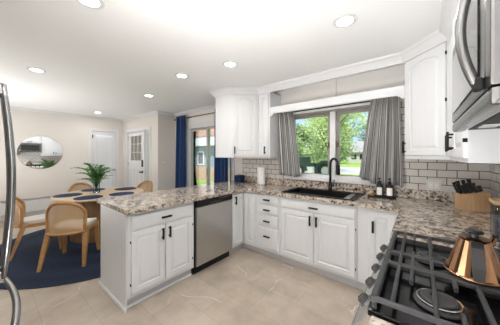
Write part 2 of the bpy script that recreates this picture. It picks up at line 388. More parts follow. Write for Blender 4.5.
# tile backsplash
st(MB().slab([-2.60, KW[0]-.06, KW[1]+.06, XR-.006], [1.016, KW[2]-.04, 1.40, 2.02], lambda x, z: not (KW[0]-.06 < x < KW[1]+.06 and z > KW[2]-.04), YW-.008, YW-.0005, (0, 2, 1)).build('trim_3', 'tile'), 'running bond subway tile with dark grout behind the sink')
st(MB().box((XR-.008, .28, 1.016), (XR-.0005, YW-.008, 1.56)).build('trim_4', 'tiler'), 'running bond subway tile behind the range')
# duct chase strip in the recess
st(MB().box((-.99, YW-.03, 2.12), (-.90, YW-.0005, CEIL), .003).build('trim_5', 'kwall'), 'boxed vertical strip above the window')

# ------------------------------------------------------------------ kitchen window
def rect_frame(mb, x0, x1, z0, z1, w, y0, y1, bev=.003):
    mb.box((x0, y0, z0), (x0+w, y1, z1), bev).box((x1-w, y0, z0), (x1, y1, z1), bev).box((x0+w, y0, z0), (x1-w, y1, z0+w), bev).box((x0+w, y0, z1-w), (x1-w, y1, z1), bev); return mb
wn = st(empty('window_1', (0, 0, 0)), 'double casement window over the sink')
rect_frame(MB(), KW[0], KW[1], KW[2], KW[3], .03, YW, YW+.10).build('window_frame', 'winframe', wn)
rect_frame(MB(), KW[0]-.055, KW[1]+.055, KW[2]-.0, KW[3]+.055, .055, YW-.016, YW).build('window_casing', 'trim', wn)
MB().box((-.988, YW-.012, KW[2]), (-.912, YW+.10, KW[3]-.03), .006).build('mullion', 'winwhite', wn)
MB().box((KW[0]-.08, YW-.045, KW[2]-.038), (KW[1]+.08, YW+.03, KW[2]+.004), .006).build('window_sill', 'trim', wn)
for a, b in ((KW[0]+.03, -.988), (-.912, KW[1]-.03)):
    s_ = rect_frame(MB(), a, b, KW[2]+.02, KW[3]-.03, .042, YW+.03, YW+.07).build('window_sash', 'winframe', wn)
    MB().box((a+.04, YW+.047, KW[2]+.06), (b-.04, YW+.053, KW[3]-.07)).build('window_pane', 'glass', s_)
    MB().box((b-.03 if a < -1 else a+.006, YW+.012, 1.50), (b-.006 if a < -1 else a+.03, YW+.032, 1.58), .004).build('sash_lock', 'bronze', s_)
# eave outside above the window
st(MB().box((-8.0, YW+T, 2.09), (2.0, YW+.62, 2.16)).build('trim_6', 'eave'), 'tan soffit of the roof overhang outside')

# ------------------------------------------------------------------ patio door
pd = st(empty('door_1', (0, 0, 0)), 'sliding glass patio door behind the peninsula')
rect_frame(MB(), PD[0], PD[1], 0, PD[2], .045, YW, YW+.11).build('door_frame', 'winwhite', pd)
rect_frame(MB(), PD[0]-.07, PD[1]+.07, .0, PD[2]+.07, .07, YW-.016, YW).build('door_casing', 'trim', pd)
mid = (PD[0]+PD[1])/2
mid -= .05
for a, b, y in ((PD[0]+.045, mid+.02, YW+.06), (mid-.02, PD[1]-.045, YW+.015)):
    s_ = rect_frame(MB(), a, b, .045, PD[2]-.045, .045, y, y+.04).build('sliding_panel', 'doorframe', pd)
    MB().box((a+.04, y+.016, .08), (b-.04, y+.022, PD[2]-.10)).build('door_pane', 'glass', s_)
MB().box((mid+.0, YW-.008, .95), (mid+.03, YW+.016, 1.13), .004).build('door_handle', 'winframe', pd)

# ------------------------------------------------------------------ front door with nine lights, sidelight
fd = st(empty('door_2', (0, 0, 0)), 'white front door with nine small panes and black keypad lock')
xm = -5.55
m_ = MB()
DX0, DX1 = ED[0]+.03, xm-.03
m_.slab([DX0, DX0+.17, DX1-.17, DX1], [.01, 1.24, 1.93, 2.02], lambda x, z: not (DX0+.17 < x < DX1-.17 and 1.24 < z < 1.93), YE+.03, YE+.075, (0, 2, 1))
m_.build('door_slab', 'trim', fd)
gx0, gx1 = DX0+.17, DX1-.17
g = MB()
for k in range(4):
    x = gx0+(gx1-gx0)*k/3; g.box((x-.012, YE+.022, 1.24), (x+.012, YE+.04, 1.93))
    z = 1.24+.69*k/3; g.box((gx0, YE+.024, z-.012), (gx1, YE+.038, z+.012))
g.build('muntin_grid', 'trim', fd)
M['film'] = mat('tan_window_film', (.34, .32, .25), .3, trans=.3)
MB().box((gx0, YE+.05, 1.24), (gx1, YE+.056, 1.93)).build('door_pane', 'film', fd)
for x0 in (DX0+.12, (DX0+DX1)/2+.04): MB().panel(x0, .22, .27, .80, .008, .02).build('door_panel', 'trim', fd).location = (0, YE+.03, 0)
hd = MB().box((DX1-.115, YE-.006, 1.09), (DX1-.03, YE+.03, 1.27), .008).build('keypad_lock', 'black', fd)
MB().cyl((DX1-.065, YE+.012, .96), .033, .036, 'Y').box((DX1-.17, YE-.045, .935), (DX1-.045, YE-.020, .970), .006).cyl((DX1-.065, YE-.015, .955), .011, .04, 'Y').build('door_handle', 'black', fd, True, 40)
for z in (.25, 1.10, 1.85): MB().box((DX0-.022, YE+.012, z), (DX0+.012, YE+.028, z+.09)).build('hinge', 'steel', fd)
f = rect_frame(MB(), ED[0]-.065, ED[1]+.065, -.0, ED[2]+.065, .065, YE-.016, YE).box((ED[0], YE, 0), (DX0-.004, YE+.10, ED[2])).box((xm-.026, YE-.01, 0), (xm+.03, YE+.10, ED[2]-.02)).box((ED[1]-.03, YE, 0), (ED[1], YE+.10, ED[2]-.02)).box((DX0-.004, YE, ED[2]-.022), (ED[1], YE+.10, ED[2])); f.build('door_frame', 'trim', fd)
sdl = st(empty('window_2', (0, 0, 0)), 'narrow frosted sidelight beside the front door')
rect_frame(MB(), xm+.03, ED[1]-.03, .01, ED[2]-.025, .05, YE+.03, YE+.07).build('window_frame', 'trim', sdl)
M['frost'] = mat('frosted_film', (.55, .66, .61), .5, trans=.3)
MB().box((xm+.078, YE+.045, .06), (ED[1]-.078, YE+.055, ED[2]-.075)).build('window_pane', 'frost', sdl)

# ------------------------------------------------------------------ side door with blinds (dining wall)
bd = st(empty('door_3', (0, 0, 0)), 'white door with closed blinds over its glass')
def ybox(mb, y0, y1, z0, z1, x0, x1, bev=0): return mb.box((x0, y0, z0), (x1, y1, z1), bev)
m_ = MB()
for a in ((BD[0]-.07, BD[0], 0, BD[2]+.07), (BD[1], BD[1]+.07, 0, BD[2]+.07), (BD[0], BD[1], BD[2], BD[2]+.07)): ybox(m_, *a, XF, XF+.018, .003)
m_.build('door_casing', 'trim', bd)
MB().slab([BD[0]+.004, BD[0]+.10, BD[1]-.10, BD[1]-.004], [.01, .25, 1.93, BD[2]-.004], lambda y, z: not (BD[0]+.10 < y < BD[1]-.10 and .25 < z < 1.93), XF-.06, XF-.015, (1, 2, 0)).build('door_slab', 'trim', bd)
MB().box((XF-.045, BD[0]+.10, .25), (XF-.04, BD[1]-.10, 1.93)).build('door_pane', 'glass', bd)
m_ = MB().box((XF-.02, BD[0]+.09, 1.90), (XF+.006, BD[1]-.09, 1.95), .003)
z = .27
while z < 1.90: m_.obox((XF-.022, (BD[0]+BD[1])/2, z), (.004, BD[1]-BD[0]-.20, .050), Matrix.Rotation(.5, 4, 'Y')); z += .042
m_.build('blind', 'blinds', bd)
MB().cyl((XF+.012, BD[1]-.05, .98), .026, .05, 'X').build('door_handle', 'steel', bd, True, 40)
for z in (.25, 1.90): MB().box((XF-.014, BD[0]-.006, z-.045), (XF-.004, BD[0]+.03, z+.045)).build('hinge', 'black', bd)
# heater along the dining wall
ht = empty('baseboard_heater', (XF+.004, .55, 0), 'long low white wall heater running under the round mirror', 'heater')
MB().box((0, -1.30, .14), (.055, 1.05, .40), .008).build('heater_cover', 'trim', ht)
MB().box((.0, -1.30, .415), (.062, 1.05, .435), .003).build('top_flap', 'toe', ht)
MB().box((.0, -1.29, .02), (.040, 1.04, .14)).build('heater_base', 'toe', ht)

# ------------------------------------------------------------------ cabinets
def handle(parent, x, z, vertical=True, ln=.115, y=-.018):
    mb = MB()
    if vertical:
        mb.box((x-.0095, y-.036, z-ln/2), (x+.0095, y-.022, z+ln/2), .003).box((x-.005, y-.026, z-ln/2+.012), (x+.005, y, z-ln/2+.024), .001).box((x-.005, y-.026, z+ln/2-.024), (x+.005, y, z+ln/2-.012), .001)
    else:
        mb.box((x-ln/2, y-.036, z-.0095), (x+ln/2, y-.022, z+.0095), .003).box((x-ln/2+.012, y-.026, z-.005), (x-ln/2+.024, y, z+.005), .001).box((x+ln/2-.024, y-.026, z-.005), (x+ln/2-.012, y, z+.005), .001)
    return mb.build('handle', 'black', parent)
def door(root, x, z, w, h, hx=None, hz=None, hinge=None, rail=.052, arch=0, hl=.115):
    d = MB().panel(x, z, w, h, rail=min(rail, w*.28), arch=arch).build('door', 'cab', root)
    if hx is not None: handle(d, hx, hz, ln=hl)
    if hinge is not None:
        for zz in (z+.09, z+h-.09): MB().box((hinge-.003, -.019, zz-.010), (hinge+.003, -.001, zz+.010)).build('hinge', 'black', d)
    return d
def drawer(root, x, z, w, h, hz=None, hl=.11):
    d = MB().panel(x, z, w, h, raised=False).build('drawer', 'cab', root)
    if hz is None: hz = z+h/2
    handle(d, x+w/2, hz, False, hl); return d
CTZ = .876
def base(name, loc, rz, w, label, cat='cabinet', depth=.61, toe=True, group='white base cabinets'):
    r = empty(name, loc, label, cat, group, rz)
    if name == 'sink_cabinet': MB().box((.0008, 0, .10), (w-.0008, .02, CTZ), .001).box((.0008, .0201, .10), (.018, depth, CTZ)).box((w-.018, .0201, .10), (w-.0008, depth, CTZ)).box((.0181, .0201, .10), (w-.0181, depth, .118)).build('cabinet_body', 'cab', r)
    else: MB().box((.0008, 0, .10), (w-.0008, depth, CTZ), .0015).build('cabinet_body', 'cab', r)
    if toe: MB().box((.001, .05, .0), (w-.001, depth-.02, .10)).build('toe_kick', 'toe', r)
    return r
YF = 2.40; XP = -2.045; XRF = -.115
# peninsula end cabinet
c = base('base_cabinet', (XP, .80, 0), PI/2, .715, 'white peninsula end cabinet, one drawer over two doors, left of the dishwasher', depth=.66)
drawer(c, .028, .715, .655, .125)
door(c, .028, .135, .322, .565, .318, .615, .024); door(c, .361, .135, .322, .565, .393, .615, .688)
# end panel trim and shoe
MB().box((-.012, -.0, .0), (-.001, .66, CTZ-.002), .001).build('end_panel', 'cab', c)
MB().box((-.026, -.012, .0), (-.0125, .675, .035), .003).build('shoe_moulding', 'trim', c)
MB().box((-.012, .036, 0), (.713, .049, .022), .003).build('kick_moulding', 'trim', c)
# corner cabinet with folding doors
c = empty('corner_base_cabinet', (XP, 2.135, 0), 'white corner base cabinet with folding doors between dishwasher and drawers', 'cabinet', 'white base cabinets')
MB().box((-.66, .001, .10), (0, .265, CTZ)).box((-.66, .2655, .10), (.245, YW-.004-2.135, CTZ)).build('cabinet_body', 'cab', c)
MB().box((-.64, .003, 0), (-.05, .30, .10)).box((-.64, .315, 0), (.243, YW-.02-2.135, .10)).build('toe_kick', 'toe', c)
d1 = MB().panel(.030, .125, .205, .725, rail=.045, arch=.02).build('door', 'cab', c); d1.location = (0, .265, 0)
d2 = MB().panel(.012, .125, .225, .725, rail=.045, arch=.02).build('door', 'cab', c); d2.rotation_euler.z = PI/2
handle(d2, .06, .765)
# drawer stack
c = base('drawer_cabinet', (-1.799, YF, 0), 0, .385, 'white base cabinet of four stacked drawers left of the sink cabinet', depth=.612)
for z, h in ((.745, .105), (.605, .115), (.440, .140), (.130, .285)): drawer(c, .028, z, .325, h, z+h*(.5 if h < .2 else .62), .10)
# sink base
c = base('sink_cabinet', (-1.413, YF, 0), 0, .905, 'wide white sink base cabinet with false drawer front and two doors', depth=.612)
drawer(c, .014, .735, .872, .105); door(c, .014, .13, .428, .590, .408, .635); door(c, .452, .13, .434, .590, .486, .635, .890)
# right end of the run
c = base('base_cabinet', (-.507, YF, 0), 0, .390, 'narrow white base cabinet right of the sink, one door beside the range', depth=.612)
door(c, .105, .13, .215, .715, .145, .70, None)
for zz in (.25, .70): pass
# fill the corner under the right counter
c = base('corner_base_cabinet', (XRF, YW-.008, 0), -PI/2, YW-.008-1.525, 'white base cabinet running from the corner to the range', depth=XR-XRF-.004)
door(c, .63+.19, .13, .30, .715, .84, .70); door(c, .63+.52, .13, .31, .715, 1.43, .70)
# near piece
c = base('base_cabinet', (-.085, .742, 0), -PI/2, .47, 'white base cabinet on the near side of the range', depth=XR+.085-.004)
door(c, .02, .13, .43, .715, .41, .70)

# counters
ct = MB()
xs = [-2.80, -1.992, -1.385, -.585, -.145, XR-.004]; ys = [.775, 1.515, 2.36, 2.475, 2.905, YW-.003]
def sol(x, y):
    if x < -1.992: return True
    if y > 2.36: return not (-1.385 < x < -.585 and 2.475 < y < 2.905)
    return x > -.145 and y > 1.515
ct.slab(xs, ys, sol, CTZ, .914)
bmesh.ops.dissolve_limit(ct.bm, angle_limit=.01, verts=ct.bm.verts, edges=ct.bm.edges)
r = empty('countertop', (0, 0, 0), 'speckled granite countertop running from the peninsula past the sink to the range', 'countertop')
ct.build('counter_slab', 'granite', r)
MB().box((-2.64, YW-.026, .9145), (XR-.026, YW-.009, 1.018), .003).box((XR-.026, 1.52, .9145), (XR-.009, YW-.009, 1.018), .003).build('backsplash_lip', 'granite', r)
r = MB().box((-.117, .275, CTZ), (XR-.01, .738, .914), .003).build('countertop', 'granite'); tag(r, 'small granite countertop on the near side of the range', 'countertop')

# upper cabinets
def upper(loc, rz, w, label, z0=1.37, z1=2.36, depth=.318, name='wall_cabinet'):
    r = empty(name, loc, label, 'cabinet', 'white wall cabinets', rz)
    MB().box((.0008, 0, z0), (w-.0008, depth, z1), .0015).build('cabinet_body', 'cab', r); return r
# left corner cabinet
r = empty('corner_wall_cabinet', (-2.645, 2.39, 0), 'white angled corner wall cabinet left of the sink, beside the patio door', 'cabinet', 'white wall cabinets')
MB().prism([(0, 0), (.345, 0), (.652, .307), (.652, .626), (0, .626)], 1.36, 2.36).build('cabinet_body', 'cab', r)
d = MB().panel(.035, 1.385, .365, .955, rail=.06, arch=.045).build('door', 'cab', r); d.location = (.345, 0, 0); d.rotation_euler.z = PI/4; handle(d, .062, 1.475)
r = upper((-1.992, 2.70, 0), 0, .216, 'narrow white wall cabinet at the left end of the window', 1.36); door(r, .02, 1.385, .172, .945, .052-.0, 1.475, rail=.04)
r.children[1].children[0].location = (.09, 0, 0)
# right corner cabinet
r = empty('corner_wall_cabinet', (-.125, 2.70, 0), 'white angled corner wall cabinet right of the window', 'cabinet', 'white wall cabinets')
a_ = .31
MB().prism([(0, 0), (a_, -a_), (.635, -a_), (.635, .316), (0, .316)], 1.36, 2.36).build('cabinet_body', 'cab', r)
d = MB().panel(.012, 1.395, .408, .945, rail=.055, arch=.045).build('door', 'cab', r); d.rotation_euler.z = -PI/4; handle(d, .026, 1.475)
for zz in (1.47, 1.86, 2.25): MB().box((.418, -.019, zz-.014), (.426, -.001, zz+.014)).build('hinge', 'black', d)
# right run
XU = .185
r = upper((XU, 2.388, 0), -PI/2, .886, 'white wall cabinet between the corner and the microwave', 1.36, depth=XR-XU-.004)
door(r, .03, 1.385, .40, .945, .39, 1.48); door(r, .44, 1.385, .425, .945, .475, 1.49, .868, hl=.125)
r = upper((XU, 1.498, 0), -PI/2, .776, 'white wall cabinet above the microwave', 1.935, depth=XR-XU-.004)
door(r, .02, 1.955, .36, .385, .345, 2.0, rail=.045, hl=.07); door(r, .395, 1.955, .36, .385, .43, 2.0, rail=.045, hl=.07)
r = upper((XU, .718, 0), -PI/2, .42, 'white wall cabinet on the near side of the microwave', 1.36, depth=XR-XU-.004)
door(r, .02, 1.385, .38, .945, .055, 1.48)
# valance board
v = MB()
pl = [(-1.773, 2.118), (-1.773, 1.985), (-1.745, 1.985), (-1.735, 2.005), (-1.70, 2.022), (-.20, 2.022), (-.17, 2.006), (-.155, 1.985), (-.128, 1.985), (-.128, 2.118)]
v.prism(pl, 2.70, 2.722, axis=1)
tag(v.build('valance_board', 'cab'), 'white valance board with curved ends between the cabinets above the window', 'valance')

# ------------------------------------------------------------------ dishwasher
r = empty('dishwasher', (XP, 1.520, 0), 'stainless steel dishwasher with black control strip in the peninsula', 'dishwasher', rz=PI/2)
w = .61
MB().box((.004, .0, .10), (w-.004, .60, .868)).build('tub', 'black', r)
MB().box((.012, -.030, .105), (w-.006, -.001, .790), .006, 2).build('door_panel', 'steel', r)
p_ = MB().box((.006, -.034, .797), (w-.004, -.001, .868), .006, 2).build('control_strip', 'black', r)
MB().box((.21, -.0375, .805), (.40, -.033, .828), .002).build('handle_pocket', 'gap', p_)
m_ = MB()
for k in range(9): m_.box((.36+k*.022, -.0350, .848), (.369+k*.022, -.0338, .8515))
m_.build('button_marks', 'plate', p_)
MB().box((.006, .03, .0), (w-.004, .55, .098)).build('kick_plate', 'black', r)

# ------------------------------------------------------------------ sink and faucet
r = empty('kitchen_sink', (0, 0, 0), 'black single-bowl drop-in sink under the window', 'sink')
X0, X1, Y0, Y1 = -1.425, -.545, 2.435, 2.935
MB().slab([X0, -1.375, -.595, X1], [Y0, 2.485, 2.86, Y1], lambda x, y: not (-1.375 < x < -.595 and 2.485 < y < 2.86), .9146, .924).build('sink_rim', 'sink', r)
m_ = MB(); a, b, c_, d_ = -1.375, -.595, 2.485, 2.86; zb = .72
m_.box((a, c_, zb), (b, d_, zb+.006)).box((a-.005, c_-.005, zb), (a, d_+.005, .9146)).box((b, c_-.005, zb), (b+.005, d_+.005, .9146)).box((a, c_-.005, zb), (b, c_, .9146)).box((a, d_, zb), (b, d_+.005, .9146))
m_.build('sink_bowl', 'sink', r)
MB().cyl((-.985, 2.67, zb+.008), .045, .006).build('drain', 'steelh', r, True, 40)
MB().box((-.66, 2.45, .9242), (-.60, 2.85, .9275), .001).build('sink_ledge', 'steelh', r)
fx, fy = -.945, 2.90
r = empty('kitchen_faucet', (fx, fy, .924), 'tall black gooseneck faucet with pull-down spray behind the sink', 'faucet')
MB().lathe([(.030, 0.0003), (.030, .008), (.024, .012), (.022, .10), (.018, .105), (.013, .13)], seg=24).build('faucet_body', 'black', r, True, 40)
dx, dy = .80, -.60
pts = [(0, 0, .10), (0, 0, .30)]
R_ = .078
for k in range(1, 13):
    t = PI*k/13*1.06; pts.append((dx*(R_-R_*math.cos(t)), dy*(R_-R_*math.cos(t)), .345+R_*1.05*math.sin(t)))
MB().tube(pts, .0155, 12).build('gooseneck', 'black', r, True)
e = Vector(pts[-1]); f_ = e+Vector((dx*.006, dy*.006, -.105)).normalized()*.115
MB().tube([e+(e-f_)*.1, e, f_, f_+(f_-e)*.1], [.016, .022, .026, .022], 14).build('spray_head', 'black', r, True, 50)
MB().tube([(.015, -.005, .065), (.045, -.015, .07)], .012, 12).tube([(.045, -.015, .068), (.058, -.018, .15)], [.007, .006], 10).build('lever', 'black', r, True, 50)

# ------------------------------------------------------------------ range
RY0, RY1 = .748, 1.512; RX0 = -.125
r = empty('gas_range', (0, 0, 0), 'black and stainless gas range with cast iron grates in the right counter', 'range')
MB().box((RX0+.02, RY0, .02), (XR-.03, RY1, .900), .003).build('range_body', 'enamel', r)
MB().box((RX0-.005, RY0-.001, .900), (XR-.012, RY1+.001, .922), .006, 2).build('cooktop', 'enamel', r)
m_ = MB().prism([(RX0+.02, .905), (RX0-.008, .900), (RX0-.050, .840), (RX0-.035, .800), (RX0+.02, .800)], RY0, RY1, axis=1); m_.build('control_panel', 'steel', r)
dn = Vector((-.82, 0, .57)).normalized()
kb = None
for y in (1.405, 1.275, 1.135, .995, .865):
    c = Vector((RX0-.024, y, .868))
    RM = dn.to_track_quat('Z', 'Y').to_matrix().to_4x4()
    k = MB().lathe([(.030, 0), (.030, .010), (.026, .013)], seg=24).build('knob_bezel', 'dsteel', r, True, 40); k.matrix_local = Matrix.Translation(c) @ RM @ Matrix.Scale(.85, 4)
    q = MB().lathe([(.024, .012), (.023, .028), (.019, .032)], seg=24).box((-.004, -.016, .031), (.004, .016, .036), .002).build('knob', 'iron', k, True, 40)
od = MB().box((RX0-.025, RY0+.008, .20), (RX0+.019, RY1-.008, .785), .006, 2).build('oven_door', 'steel', r)
MB().box((RX0-.028, RY0+.10, .33), (RX0-.0245, RY1-.10, .66)).build('oven_window', 'dglass', od)
MB().tube([(RX0-.075, RY0+.05, .735), (RX0-.075, RY1-.05, .735)], .012, 14).box((RX0-.08, RY0+.07, .722), (RX0-.02, RY0+.095, .748), .004).box((RX0-.08, RY1-.095, .722), (RX0-.02, RY1-.07, .748), .004).build('oven_handle', 'steelh', od, True, 40)
MB().box((RX0-.02, RY0+.008, .06), (RX0+.019, RY1-.008, .19), .005).build('storage_drawer', 'steel', r)
def burner(x, y, s):
    b = MB().lathe([(.062*s, .922), (.066*s, .928), (.060*s, .934), (.050*s, .936)], (x, y, 0), 36).build('burner', 'burner', r, True, 30)
    MB().lathe([(.057*s, .9362), (.057*s, .940), (.053*s, .9405), (.053*s, .9362)], (x, y, 0), 36, close=False).build('burner_ring', 'chrome', b, True, 30)
    MB().lathe([(.045*s, .9365), (.047*s, .943), (.043*s, .947), (.022*s, .9475), (.020*s, .944), (.001, .944)], (x, y, 0), 36).build('burner_cap', 'burner', b, True, 30)
burner(.045, .905, 1.0); burner(.040, 1.265, .92); burner(.33, .905, .80); burner(.33, 1.30, .9); burner(.19, 1.11, .85)
def grate(y0, y1, xr, fingers, name='grate'):
    m = MB(); z0, z1 = .945, .962; x0, x1 = RX0+.002, XR-.05; t = .0115
    m.box((x0, y0, z0-.006), (x0+.020, y1, z1), .004).box((x1-t, y0, z0), (x1, y1, z1), .003)
    m.box((x0, y0, z0), (x1, y0+t, z1), .003).box((x0, y1-t, z0), (x1, y1, z1), .003)
    for x in xr: m.box((x-t/2, y0, z0), (x+t/2, y1, z1+.001), .003)
    for x, a, b in fingers: m.box((x-t/2, a, z0), (x+t/2, b, z1+.001), .003)
    for x in (x0+.01, x1-.01):
        for y in (y0+.01, y1-.01): m.cyl((x, y, .9335), .007, .0235, seg=8)
    return m.build(name, 'iron', r)
grate(.756, 1.044, (-.066, .035, .150, .27, .40), [(-.025, .93, 1.034), (.092, .768, .83), (.092, .97, 1.034), (.21, .768, 1.03), (.33, .768, .86), (.33, .95, 1.034)])
grate(1.050, 1.168, (-.066, .035, .150, .27, .40), [(-.025, 1.055, 1.16), (.21, 1.055, 1.16)])
grate(1.174, 1.504, (-.066, .035, .150, .27, .40), [(-.025, 1.185, 1.22), (-.025, 1.38, 1.494), (.092, 1.185, 1.21), (.040, 1.315, 1.494), (.31, 1.185, 1.25), (.31, 1.35, 1.494)])
for y in (1.106, 1.34): pass

# kettle
kx, ky, kz = .152, 1.115, .9632
r = empty('copper_kettle', (kx, ky, kz), 'faceted copper stovetop kettle with black handle on the range grates', 'kettle', rz=-.02); r.scale = (.93, .93, 1)
fl = lambda k, rr: 1-.06*(k % 2)
MB().lathe([(.072, 0), (.083, .003), (.085, .010), (.045, .128), (.041, .132)], seg=28, fac=fl).build('kettle_body', 'copper', r)
MB().lathe([(.085, .003), (.089, .006), (.089, .011), (.084, .013)], seg=40, close=False).build('base_band', 'copper', r, True)
MB().lathe([(.044, .1325), (.045, .137), (.025, .139)], seg=32).build('kettle_lid', 'copper', r, True, 40)
MB().lathe([(.014, .1392), (.012, .150), (.026, .154), (.028, .160), (.022, .165)], seg=20).build('lid_knob', 'handle_black', r, True, 40)
MB().tube([(0, -.036, .126), (0, -.060, .130), (0, -.078, .118), (0, -.098, .060), (0, -.106, .020)], [.015, .016, .017, .017, .014], 4, flat=(1, .4)).build('kettle_handle', 'handle_black', r)
MB().tube([(.03, .03, .10), (.055, .055, .115), (.065, .065, .135)], [.016, .012, .009], 12).build('spout', 'copper', r, True)
MB().cyl((.066, .066, .138), .010, .012, seg=12).build('spout_cap', 'handle_black', r)

# ------------------------------------------------------------------ microwave
MY0, MY1, MX, MZ0, MZ1 = .724, 1.492, .125, 1.515, 1.93
r = empty('microwave', (MX, MY1, 0), 'stainless over-the-range microwave with curved bar handle', 'microwave', rz=-PI/2)
w = MY1-MY0
MB().box((0, .03, MZ0+.02), (w, XR-MX-.01, MZ1), .004).build('microwave_body', 'dsteel', r)
dr = MB().box((.0, 0, MZ0+.045), (w-.055, .0295, MZ1-.035), .008, 2).build('microwave_door', 'dsteel', r)
MB().box((.06, -.004, MZ0+.085), (w-.12, -.0003, MZ1-.075), .0015).build('door_glass', 'dglass', dr)
MB().box((w-.053, 0, MZ0+.045), (w, .0295, MZ1-.035), .006, 2).build('control_panel', 'dsteel', r)
MB().box((0, .002, MZ1-.032), (w, .0295, MZ1), .004).build('vent_grille', 'dsteel', r)
MB().box((0, .0, MZ0), (w, .045, MZ0+.042), .012, 2).build('lower_lip', 'dsteel', r)
m_ = MB().box((.02, .055, MZ0+.006), (w-.02, XR-MX-.03, MZ0+.0195)); m_.build('underside', 'black', r)
for x in (.15, .55): MB().box((x, .07, MZ0+.001), (x+.10, .12, MZ0+.006), .001).build('task_light', 'plate', r)
hx = w-.075; pts = []
for k in range(21):
    t = k/20; pts.append((hx, -.006-.036*math.sin(PI*t)**.85, MZ0+.055+(MZ1-MZ0-.10)*t))
MB().tube(pts, .0115, 14).build('handle', 'dsteel', r, True)
for z_ in (MZ0+.05, MZ1-.075): MB().box((hx-.012, -.02, z_), (hx+.012, 0, z_+.034), .004).build('handle_mount', 'black', r)

# ------------------------------------------------------------------ refrigerator
r = empty('refrigerator', (-1.96, 0, 0), 'stainless french-door refrigerator whose curved handles show at the left edge', 'refrigerator', rz=PI)
# local x runs towards -x of the room, so shift
r.location = (-1.015, .0, 0)
w = .91
MB().box((0, .045, .02), (w, .76, 1.76), .006).build('fridge_body', 'toe', r)
hw = w/2
for a, b, hx in ((0, hw-.003, hw-.035), (hw+.003, w, hw+.035)):
    d = MB().box((a, .0, .80), (b, .043, 1.765), .010, 2).build('fridge_door', 'steel', r)
    pts = [(hx, -.052-.026*math.sin(PI*k/16), .86+.85*k/16) for k in range(17)]
    MB().tube(pts, [.013+.004*math.sin(PI*k/16) for k in range(17)], 12, flat=(1.3, .8)).build('handle', 'steelh', d, True)
    for z_ in (.84, 1.665): MB().box((hx-.013, -.058, z_), (hx+.013, 0, z_+.05), .004).build('handle_mount', 'steelh', d)
d = MB().box((0, .0, .06), (w, .043, .79), .010, 2).build('freezer_drawer', 'steel', r)
pts = [(.07+(w-.14)*k/20, -.050-.042*math.sin(PI*k/20), .735) for k in range(21)]
MB().tube(pts, .013, 12).build('handle', 'steelh', d, True)
for x_ in (.06, w-.09): MB().box((x_, -.058, .72), (x_+.03, 0, .75), .004).build('handle_mount', 'steelh', d)

# ------------------------------------------------------------------ things on the counters
Z = .9146
r = empty('tissue_box', (-2.545, 2.87, Z), 'navy cube tissue box under the corner wall cabinet', 'tissue box', rz=.1)
MB().box((-.068, -.068, 0), (.068, .068, .125), .008, 2).build('box_cover', 'navymat', r)
m_ = MB()
for k in range(5):
    a = k*1.25; m_.tube([(0, 0, .120), (.012*math.cos(a), .012*math.sin(a), .145), (.03*math.cos(a), .03*math.sin(a), .175)], [.010, .018, .004], 6, flat=(1, .25))
m_.build('tissue', 'white', r, True)
r = empty('paper_towel_roll', (-2.06, 2.87, Z), 'white paper towel roll standing by the tile backsplash', 'paper towels')
MB().lathe([(.02, .004), (.064, .004), (.066, .008), (.066, .276), (.064, .28), (.02, .28), (.02, .004)], seg=36, close=False).build('paper_roll', 'white', r, True, 40)
MB().cyl((0, 0, .0022), .06, .004, seg=32).cyl((0, 0, .145), .008, .285, seg=12).build('holder', 'plate', r, True, 40)
# tray with soap bottles and brush
r = empty('soap_tray', (-.345, 2.83, Z), 'low black tray behind the right end of the sink', 'tray')
m_ = MB().box((-.135, -.055, 0), (.135, .055, .006), .002)
for a in ((-.135, -.055, .135, -.049), (-.135, .049, .135, .055), (-.135, -.049, -.129, .049), (.129, -.049, .135, .049)): m_.box((a[0], a[1], .0062), (a[2], a[3], .022), .001)
m_.build('tray_base', 'black', r)
def bottle(x, label):
    b = empty('soap_bottle', (x, 2.825, Z+.0065), label, 'soap bottle', 'soap pump bottles on the tray')
    MB().lathe([(.028, 0), (.031, .003), (.031, .105), (.026, .118), (.012, .126), (.012, .136)], seg=28).build('bottle_body', 'handle_black', b, True, 50)
    m = MB(); A = []; B = []
    for k in range(11):
        a = -PI/2-.8+1.6*k/10; A.append(m.bm.verts.new((.0316*math.cos(a), .0316*math.sin(a), .025))); B.append(m.bm.verts.new((.0316*math.cos(a), .0316*math.sin(a), .095)))
    for k in range(10): m.bm.faces.new((A[k], A[k+1], B[k+1], B[k]))
    m.build('label', 'white', b)
    b.scale = (1.2, 1.2, 1.2)
    MB().cyl((0, 0, .142), .014, .016, seg=16).cyl((0, 0, .160), .004, .024, seg=10).box((-.010, -.036, .170), (.010, .010, .182), .003).build('pump', 'black', b, True, 40)
    return b
bottle(-.365, 'black soap pump bottle with white label, the left one on the tray'); bottle(-.268, 'black soap pump bottle with white label, the right one on the tray')
r = empty('dish_brush', (-.445, 2.83, Z+.0065), 'small round wooden dish brush on the tray left of the bottles', 'brush')
MB().sph((0, 0, .042), .026, (1, 1, .8)).build('brush_grip', 'bamboo', r, True); MB().lathe([(.022, 0), (.026, .004), (.022, .028)], seg=20).build('bristles', 'brown', r, True)
